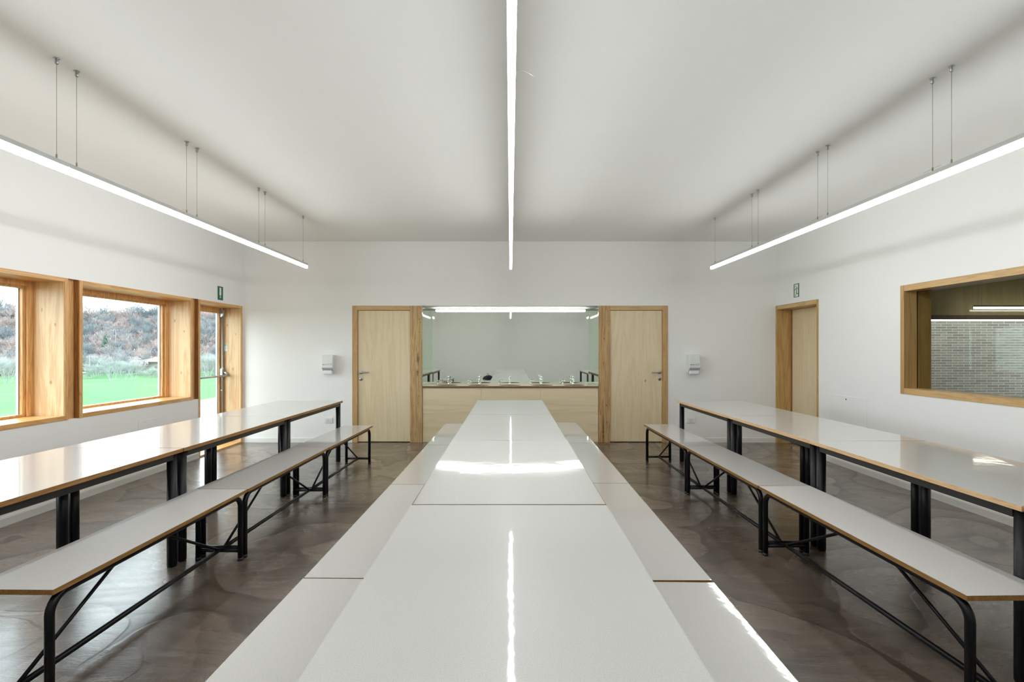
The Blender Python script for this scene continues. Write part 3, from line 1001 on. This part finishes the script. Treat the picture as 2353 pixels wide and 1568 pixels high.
for i, (a, b, c, d, lab) in enumerate(brow):
    t = B0 if i == 0 else copy_tree(B0)
    place(t, a, b, c, d, BL, lab, 'bench', gS)
    if i in (2, 5, 8, 9):
        for ch in t.children:
            if ch.name.startswith('seat') and 'batten' not in ch.name:
                ch.material_slots[0].link = 'OBJECT'
                ch.material_slots[0].material = M['worn_seat_laminate']
    if i == 13:
        t.rotation_euler[1] = math.radians(.35)
pt = MB().tube([(0, -.012, 0), (0, .012, 0)], .0145, 12).build('tape', 'pink_tape')
pt.location = (-1.90, 4.70, .066); pt.rotation_euler = (0, 0, PI / 2)
tag(pt, 'scrap of pink tape wrapped round a low bench bar, left row', 'tape')

# black bag on the near left bench, seen in the niche mirror
m = MB()
n = 14
prof = [(-.20, 0), (-.215, .03), (-.19, .075), (-.10, .115), (.02, .14), (.12, .145), (.185, .12), (.20, .05), (.19, 0)]
vs, fs = [], []
ys = [-.10, -.085, -.03, .03, .085, .10]
sc_ = [.55, .85, 1, 1, .85, .55]
for yy, q in zip(ys, sc_):
    for p in prof:
        vs.append((p[0] * (.8 + .2 * q), yy, p[1] * q))
k = len(prof)
for i in range(len(ys) - 1):
    for j in range(k - 1):
        fs.append((i * k + j, i * k + j + 1, (i + 1) * k + j + 1, (i + 1) * k + j))
    fs.append((i * k + k - 1, i * k, (i + 1) * k, (i + 1) * k + k - 1))
fs.append(tuple(range(k))); fs.append(tuple(range((len(ys) - 1) * k, len(ys) * k)))
m.add(vs, fs, 0, True)
bag = m.build('bag', 'black_fabric')
bag.location = (-.685, .80, BZ); bag.rotation_euler = (0, 0, 1.2)
tag(bag, 'black bag on a middle bench, seen in the niche mirror', 'bag')
MB().tube([(-.08, 0, .11), (-.06, 0, .17), (0, 0, .19), (.07, 0, .175), (.09, 0, .135)], .006, 8).build('strap', 'black_fabric', bag)

# ------------------------------------------------------------------ towel dispensers, sockets, signs, hatches
def make_dispenser():
    t = thing('towel_dispenser', '', 'towel dispenser')
    w2 = .083
    # side profile (y towards the room is negative), z up from the bottom
    side = [(0, .03), (0, .28), (-.100, .285), (-.125, .272), (-.140, .18), (-.142, .08), (-.125, .070), (-.05, .005)]
    m = MB().prism(side, -w2, w2, 'X')
    m.build('shell', 'white_plastic', t, .012, 3)
    MB().box(-w2 + .012, w2 - .012, -.133, -.06, .055, .072).build('mouth', 'print_grey', t, .002)
    MB().box(-w2 + .018, w2 - .018, -.130, -.045, -.002, .062).build('paper_roll', 'paper_white', t, .010)
    MB().box(-w2 + .004, w2 - .004, -.1435, -.1405, .085, .095).build('cover_groove', 'print_grey', t)
    return t
def text(body, size, loc, rot, mat, parent, name='lettering'):
    c = bpy.data.curves.new(name, 'FONT')
    c.body = body; c.size = size; c.align_x = 'CENTER'; c.align_y = 'CENTER'; c.extrude = .0004
    c.offset = .0004
    o = bpy.data.objects.new(name, c)
    COL.objects.link(o)
    bpy.context.view_layer.update()
    me = bpy.data.meshes.new_from_object(o.evaluated_get(bpy.context.evaluated_depsgraph_get()))
    me.materials.clear(); me.materials.append(M[mat])
    bpy.data.objects.remove(o)
    q = bpy.data.objects.new(name, me)
    COL.objects.link(q)
    q.location = loc; q.rotation_euler = rot; q.parent = parent
    return q
D0 = make_dispenser()
text('Papernet', .0165, (-.042, -.1445, .142), (PI / 2, 0, 0), 'print_grey', D0)
ic = MB()
for a in range(10):
    a0 = 2 * PI * a / 10
    ic.box(.018 + .009 * math.cos(a0) - .0015, .018 + .009 * math.cos(a0) + .0015, -.1448, -.143, .146 + .009 * math.sin(a0) - .0015, .146 + .009 * math.sin(a0) + .0015)
ic.box(.045, .067, -.1448, -.143, .153, .156).box(.049, .063, -.1448, -.143, .139, .142).box(.045, .049, -.1448, -.143, .146, .150).box(.063, .067, -.1448, -.143, .146, .150)
ic.build('pictogram', 'print_grey', D0)
D1 = copy_tree(D0)
for d_, x, lab in ((D0, -2.692, 'white towel dispenser on the end wall left of the left door'), (D1, 2.708, 'white towel dispenser on the end wall right of the right door')):
    d_.location = (x, YB, 1.028)
    tag(d_, lab, 'towel dispenser', 'towel dispensers on the end wall')
def make_socket():
    t = thing('power_socket', '', 'socket')
    MB().box(-.060, .060, -.010, 0, -.040, .040).build('plate', 'socket_white', t, .003)
    MB().box(-.035, .035, -.013, -.008, -.023, .023).build('insert', 'white_plastic', t, .0015)
    for x in (-.0125, .0125):
        MB().box(x - .0006, x + .0006, -.0134, -.0128, -.021, .021).build('module_gap', 'print_grey', t)
    for z in (-.012, 0, .012):
        MB().lathe([(0, 0), (.0026, 0), (.0026, -.0008), (0, -.0008)], 0, -.013, z, 8, 0, 'Y').build('pin_hole', 'dark_plastic', t)
    return t
K0 = make_socket()
K1 = copy_tree(K0)
for k_, x, lab in ((K0, -2.718, 'white wall socket below the left towel dispenser'), (K1, 2.695, 'white wall socket below the right towel dispenser')):
    k_.location = (x, YB, .332)
    tag(k_, lab, 'socket', 'wall sockets')

# signs: built in local u (to the right seen from the room), v (up)
def sign(name, x, nx, yc, zc, w_, h_, lab):
    t = thing(name, lab, 'sign', (x, yc, zc), 0, 'green escape signs')
    t.rotation_euler = (0, 0, PI / 2 if nx > 0 else -PI / 2)
    MB().box(-w_ / 2 - .006, w_ / 2 + .006, -.002, 0, -h_ / 2 - .006, h_ / 2 + .006).build('sign_plate', 'sign_white', t)
    MB().box(-w_ / 2, w_ / 2, -.0026, -.0018, -h_ / 2, h_ / 2).build('green_field', 'sign_green', t)
    return t
w_, h_ = .128, .187
sg = sign('exit_sign', XL + .0005, 1, 6.835, 2.166, w_, h_, 'green escape sign with white upright bar and down arrow, above the glazed door')
MB().box(-.020, .020, -.0032, -.0024, -h_ / 2 + .065, h_ / 2 - .018).build('door_symbol', 'sign_white', sg)
MB().prism([(-.003, -.028), (.003, -.028), (.006, -.046), (.014, -.052), (.004, -.068), (0, -.072), (-.004, -.068), (-.014, -.052), (-.006, -.046)], -.0032, -.0024, 'Y').build('arrow_symbol', 'sign_white', sg)
sg = sign('exit_sign', XR - .0005, -1, 6.866, 2.208, w_, h_, 'green escape sign with running figure in a white doorway, above the right wall door')
P = lambda u, v: ((u - .5) * w_, (.5 - v) * h_)
q0, q1 = P(.17, .96), P(.82, .05)
MB().box(q0[0], q1[0], -.0032, -.0024, q0[1], q1[1]).build('door_symbol', 'sign_white', sg)
fm = MB()
fm.lathe([(0, -.0003), (.0085, -.0003), (.0085, -.0009), (0, -.0009)], P(.42, .19)[0], -.0030, P(.42, .19)[1], 14, 0, 'Y')
LAY = [0]
def limb(pts, r):
    for i in range(len(pts) - 1):
        a = Vector(P(*pts[i])); b = Vector(P(*pts[i + 1]))
        d_ = (b - a).normalized(); nn = Vector((-d_.y, d_.x)) * r
        a2, b2 = a - d_ * r * .6, b + d_ * r * .6
        LAY[0] += 1
        fm.prism([tuple(a2 + nn), tuple(b2 + nn), tuple(b2 - nn), tuple(a2 - nn)], -.0036 - .00006 * LAY[0], -.0031, 'Y')
limb([(.47, .32), (.54, .62)], .0072)
limb([(.47, .31), (.36, .40), (.22, .47)], .0036)
limb([(.47, .31), (.66, .30), (.76, .42)], .0042)
limb([(.52, .60), (.44, .76), (.33, .92)], .0046)
limb([(.54, .60), (.60, .75), (.84, .74)], .0046)
limb([(.34, .98), (.44, .99)], .003)
fm.build('running_figure', 'sign_green', sg)

def hatch(name, x0, x1, y0, y1, z0, z1, lab):
    t = thing(name, lab, 'hatch', ((x0 + x1) / 2, (y0 + y1) / 2, z0), 0)
    hx, hy, hz = (x1 - x0) / 2, (y1 - y0) / 2, z1 - z0
    MB().box(-hx, hx, -hy, hy, 0, hz).build('cover', 'access_cover_paint', t, .0015)
    return t
hh = hatch('wall_hatch', XR - .004, XR - .0002, 5.505, 6.15, .25, .845, 'flush white access cover low on the right wall beside the internal window')
MB().lathe([(0, 0), (.008, 0), (.008, -.003), (0, -.003)], -.002, .02, .555, 12, 0, 'X').build('lock', 'dark_plastic', hh)
hatch('wall_hatch', XL + .0002, XL + .005, 5.33, 5.75, .30, .622, 'flush white access cover below the windows on the left wall')

# ------------------------------------------------------------------ outdoors, beyond the windows
def gz(x, y):
    R = math.hypot(x, y)
    z = -.22 - .035 * min(R, 132)
    if R > 168:
        t = min(1, (R - 168) / 78)
        z += (3 * t * t - 2 * t ** 3) * 17 + 1.2 * math.sin(x * .06 + y * .045) * t
    return z
def land(name, mat, r0, r1, nr, a0, a1, na, lab, bump=0):
    vs, fs = [], []
    for i in range(nr + 1):
        R = r0 + (r1 - r0) * i / nr
        for j in range(na + 1):
            A = math.radians(a0 + (a1 - a0) * j / na)
            x, y = -R * math.sin(A), R * math.cos(A)
            x = min(x, XL - .36)
            vs.append((x, y, gz(x, y) + (random.uniform(-bump, bump) if bump else 0)))
    for i in range(nr):
        for j in range(na):
            a = i * (na + 1) + j
            fs.append((a, a + 1, a + na + 2, a + na + 1))
    m = MB().add(vs, fs, 0, True)
    o = m.build(name, mat)
    return struct(o, lab)
land('ground_meadow', 'meadow_grass', 1, 169, 60, 2, 178, 90, 'bright green meadow outside the windows')
land('ground_hillside', 'wooded_hillside', 167, 300, 50, 5, 90, 160, 'distant hillside covered in bare woodland', .5)
m = MB().prism([(XL - .35, -6), (XL - .35, 30), (-17, 30), (-9.5, 16), (-8.6, -6)], -.26, -.16, 'Z')
struct(m.build('ground_gravel', 'pale_gravel'), 'pale gravel strip along the building')

def at(px, Y):
    return (px - 1173) / F * Y
def bare_tree(name, seed, h, spread, mat, stems=1, depth=5, thick=.16, blossom=None, dense=3):
    rnd = random.Random(seed)
    br, bl = [], []
    def grow(p, d, l, r, k):
        q = p + d * l
        br.append((p, q, r, r * .68))
        if k == 0:
            if blossom:
                for _ in range(3):
                    bl.append(q + Vector((rnd.uniform(-.5, .5), rnd.uniform(-.5, .5), rnd.uniform(-.4, .4))))
            return
        for _ in range(dense if k > 1 else dense + 1):
            nd = (d + Vector((rnd.gauss(0, spread), rnd.gauss(0, spread), rnd.gauss(.12, spread * .6)))).normalized()
            grow(q if rnd.random() < .6 else p + d * l * rnd.uniform(.4, .9), nd, l * rnd.uniform(.62, .86), r * .68, k - 1)
    for s_ in range(stems):
        a = rnd.uniform(0, 2 * PI)
        d = Vector((math.cos(a) * .35 * (stems > 1), math.sin(a) * .35 * (stems > 1), 1)).normalized()
        grow(Vector((math.cos(a) * .3 * (stems > 1), math.sin(a) * .3 * (stems > 1), 0)), d, h * .27, thick, depth)
    m = MB()
    vs, fs = [], []
    for (p, q, r0, r1) in br:
        t = (q - p).normalized()
        u = t.orthogonal().normalized(); v = t.cross(u)
        o = len(vs)
        for (c, r) in ((p, r0), (q, r1)):
            for j in range(3):
                a = 2 * PI * j / 3
                vs.append(c + u * math.cos(a) * r + v * math.sin(a) * r)
        fs += [(o + j, o + (j + 1) % 3, o + 3 + (j + 1) % 3, o + 3 + j) for j in range(3)]
    m.add(vs, fs, 0)
    me = bpy.data.meshes.new(name)
    me.from_pydata([tuple(x) for x in vs], [], fs)
    me.materials.append(M[mat])
    o = bpy.data.objects.new(name, me)
    COL.objects.link(o)
    if blossom:
        bm_ = MB()
        for c in bl:
            s_ = rnd.uniform(.10, .2)
            bm_.add([c + Vector(x) * s_ for x in ((1, 0, 0), (-1, 0, 0), (0, 1, 0), (0, -1, 0), (0, 0, 1), (0, 0, -1))],
                    [(0, 2, 4), (2, 1, 4), (1, 3, 4), (3, 0, 4), (2, 0, 5), (1, 2, 5), (3, 1, 5), (0, 3, 5)])
        me2 = bpy.data.meshes.new('blossom'); me2.from_pydata([tuple(x) for x in bm_.v], [], bm_.f); me2.materials.append(M[blossom])
        b_ = bpy.data.objects.new('blossom', me2); COL.objects.link(b_); b_.parent = o
    return o
protos = [bare_tree('bare_tree', 11, 7.5, .40, 'bark_grey', 1, 6, .13), bare_tree('bare_tree', 12, 6.5, .48, 'bark_rose', 1, 6, .13),
          bare_tree('bare_tree', 13, 7.2, .42, 'bark_slate', 2, 6, .11), bare_tree('bare_tree', 14, 6.0, .52, 'bark_rose', 2, 6, .11)]
rnd = random.Random(5)
count = 0
tries = 0
spots_ = []
first = [True] * 4
gH = 'bare trees of the hillside wood'
labs = ['grey bare winter tree in the wood on the distant hillside', 'rosy brown bare winter tree in the wood on the distant hillside',
        'slate grey bare winter tree in the wood on the distant hillside', 'broad rosy bare winter tree in the wood on the distant hillside']
while count < 290:
    px = rnd.uniform(-70, 520)
    if 52 < px < 150 or 385 < px < 440:
        continue
    tt = rnd.random() ** .8
    R = 158 + 92 * tt
    ax = math.atan((1173 - px) / F)
    x, y = -R * math.sin(ax), R * math.cos(ax)
    k = rnd.choices(range(4), (3, 3, 3, 2))[0]
    tries += 1
    if any((x - a) ** 2 + (y - b) ** 2 < (4.4 if tries < 6000 else 3.2) ** 2 for a, b in spots_):
        continue
    spots_.append((x, y))
    if first[k]:
        o = protos[k]; first[k] = False
    else:
        o = protos[k].copy(); COL.objects.link(o)
    o.location = (x, y, gz(x, y) - (1.9 if tt > .72 else .3))
    o.rotation_euler = (0, 0, rnd.uniform(0, 6.28))
    s_ = rnd.uniform(.75, 1.15) * (1.3 if tt > .75 else .85)
    o.scale = (s_, s_, s_)
    where = 'crest' if tt > .72 else ('upper slope' if tt > .48 else ('lower slope' if tt > .25 else 'foot'))
    thru = 'left window' if px < 100 else ('middle window' if px < 410 else 'glazed door')
    tag(o, '%s bare tree on the hillside wood %s, through the %s' % (['grey', 'rosy brown', 'slate grey', 'broad rosy'][k], where, thru), 'tree',
        'trees at the %s, %s, %s' % (where, thru, ['grey', 'rosy', 'slate', 'broad rosy'][k]))
    count += 1
# brushwood between the trees: nobody could count it
rb = random.Random(23)
bvs, bfs = [], []
for _ in range(3400):
    px = rb.uniform(-80, 530)
    if 60 < px < 140: continue
    tt = rb.random()
    R = 165 + 90 * tt
    ax = math.atan((1173 - px) / F)
    x, y = -R * math.sin(ax), R * math.cos(ax)
    z = gz(x, y)
    hh = rb.uniform(1.2, 3.2)
    for _k in range(11):
        a = rb.uniform(0, 2 * PI); q = rb.uniform(.2, 1.0) * hh * .8
        tip = (x + q * math.cos(a), y + q * math.sin(a), z + hh * rb.uniform(.5, 1.0))
        o_ = len(bvs)
        wv = rb.uniform(.05, .14)
        bvs += [(x + rb.uniform(-.5, .5), y + rb.uniform(-.5, .5), z - .2), (tip[0] - wv * math.sin(a), tip[1] + wv * math.cos(a), tip[2]), (tip[0] + wv * math.sin(a), tip[1] - wv * math.cos(a), tip[2] - .2)]
        bfs.append((o_, o_ + 1, o_ + 2))
me = bpy.data.meshes.new('brushwood'); me.from_pydata(bvs, [], bfs); me.materials.append(M['brush_twigs'])
bw_ = bpy.data.objects.new('brushwood', me); COL.objects.link(bw_)
tag(bw_, 'grey and rosy brushwood covering the wooded hillside between the trees', 'brushwood', kind='stuff')
# shrubs on the meadow edge
shr = bare_tree('bare_shrub', 31, 3.7, .30, 'twig_pale', 8, 5, .03)
shg = bare_tree('bare_shrub', 32, 2.6, .5, 'twig_green', 8, 4, .035)
lst = [(shr, 258, 84, 1.15, 'tall bare many-stemmed shrub, biggest on the meadow seen through the right-hand window'),
       (shr, 284, 88, .95, 'slim bare shrub right of the tallest shrub on the meadow'),
       (shr, 308, 87, 1.0, 'bare shrub in front of the blossoming tree'),
       (shr, 18, 84, 1.35, 'large bare shrub on the meadow seen through the left window'),
       (shr, -30, 80, 1.3, 'bare shrub at the far left of the meadow'),
       (shg, 195, 104, 1.2, 'low greenish shrub at the left jamb of the middle window'),
       (shg, 222, 112, 1.3, 'low greenish shrub left of the tallest shrub, at the meadow edge'),
       (shg, 345, 100, 1.1, 'low shrub below the pale house'),
       (shg, 362, 104, 1.2, 'low shrub beside the window frame, below the pale house'),
       (shr, 205, 120, 1.2, 'bare tree-like shrub behind the left meadow edge'),
       (shr, 236, 124, 1.3, 'bare tree-like shrub behind the tallest shrub'),
       (shr, 478, 110, 1.5, 'bare shrub seen through the glazed door'),
       (shr, 495, 118, 1.6, 'bare shrub seen through the glazed door at its right stile')]
rs = random.Random(17)
for px, win in [(rs.uniform(-40, 48), 'left window') for _ in range(9)] + [(rs.uniform(186, 372), 'middle window') for _ in range(22)] + [(rs.uniform(455, 505), 'glazed door') for _ in range(9)]:
    Y = rs.uniform(104, 138)
    small = rs.random() < .4 or 300 < px < 400
    lst.append((shg if small else shr, px, Y, rs.uniform(.6, .85) if 300 < px < 400 else rs.uniform(.8, 1.5), '%s bare shrub in the thicket along the meadow edge, through the %s' % ('small greenish' if small else 'tall pale', win)))
f2 = set()
for (src, px, Y, s_, lab) in lst:
    o = src if id(src) not in f2 else src.copy()
    if id(src) in f2: COL.objects.link(o)
    f2.add(id(src))
    x = at(px, Y)
    o.location = (x, Y * .9 if False else Y, gz(x, Y) - .05)
    o.scale = (s_, s_, s_); o.rotation_euler = (0, 0, px)
    tag(o, lab, 'shrub', lab.replace('bare shrub in', 'shrubs in') if 'thicket' in lab else 'bare shrubs at the meadow edge')
bt = bare_tree('blossom_tree', 41, 4.6, .45, 'bark_grey', 2, 5, .10, 'blossom')
x = at(318, 118); bt.location = (x, 118, gz(x, 118)); tag(bt, 'white blossoming tree left of the pale house', 'tree')
ev = MB()
rr = random.Random(3)
for i in range(500):
    z = rr.uniform(.3, 4.5); r = (1 - z / 5) * 1.5 * math.sqrt(rr.random()); a = rr.uniform(0, 6.28)
    c = Vector((r * math.cos(a), r * math.sin(a), z)); s_ = .28
    ev.add([c + Vector((rr.uniform(-s_, s_), rr.uniform(-s_, s_), rr.uniform(-s_, s_))) for _ in range(3)], [(0, 1, 2)])
ev.tube([(0, 0, 0), (0, 0, 3)], .1, 6)
me = bpy.data.meshes.new('evergreen_tree'); me.from_pydata([tuple(v) for v in ev.v], [], ev.f); me.materials.append(M['evergreen'])
eo = bpy.data.objects.new('evergreen_tree', me); COL.objects.link(eo)
x = at(242, 150); eo.location = (x, 150, gz(x, 150) + 1.5); tag(eo, 'small green evergreen below the hillside wood', 'tree')
# pale house
hx, hy = at(366, 120), 120
hs = thing('house', 'pale rendered house with low tiled hip roof beyond the meadow', 'house', (hx, hy, gz(hx, hy) - .3), math.radians(10))
MB().box(-4.0, 5.5, 0, 8, 0, 3.45).build('wall', 'render_white', hs)
m = MB()
m.add([(-4.8, -.8, 3.45), (6.3, -.8, 3.45), (6.3, 8.8, 3.45), (-4.8, 8.8, 3.45), (-.2, 4, 5.1), (1.7, 4, 5.1), (-4.8, -.8, 3.3), (6.3, -.8, 3.3), (6.3, 8.8, 3.3), (-4.8, 8.8, 3.3)],
      [(0, 1, 5, 4), (1, 2, 5), (2, 3, 4, 5), (3, 0, 4), (0, 1, 7, 6), (1, 2, 8, 7), (2, 3, 9, 8), (3, 0, 6, 9), (6, 7, 8, 9)])
m.build('roof', 'roof_tile', hs)
MB().box(-.9, .1, -.06, .0, 1.1, 2.3).build('shutter', 'shutter_pink', hs)
for px, Y, hgt, lab in ((206, 112, 4.6, 'grey utility pole with two lamps near the left jamb of the middle window'), (266, 150, 8.5, 'grey utility pole with two lamps in front of the hillside')):
    x = at(px, Y)
    u = thing('utility_pole', lab, 'pole', (x, Y, gz(x, Y)), 0, 'poles beyond the meadow')
    MB().tube([(0, 0, 0), (0, 0, hgt)], .09, 8, radii=[.06, .04]).build('post', 'galvanised_pole', u)
    MB().tube([(-.5, 0, hgt - .2), (.5, 0, hgt - .2)], .03, 6).build('crossarm', 'galvanised_pole', u)
    for s_ in (-1, 1):
        MB().lathe([(0, .08), (.12, .09), (.13, .13), (.06, .18), (0, .18)], s_ * .55, 0, hgt - .3, 10).build('lamp_head', 'paper_white', u)
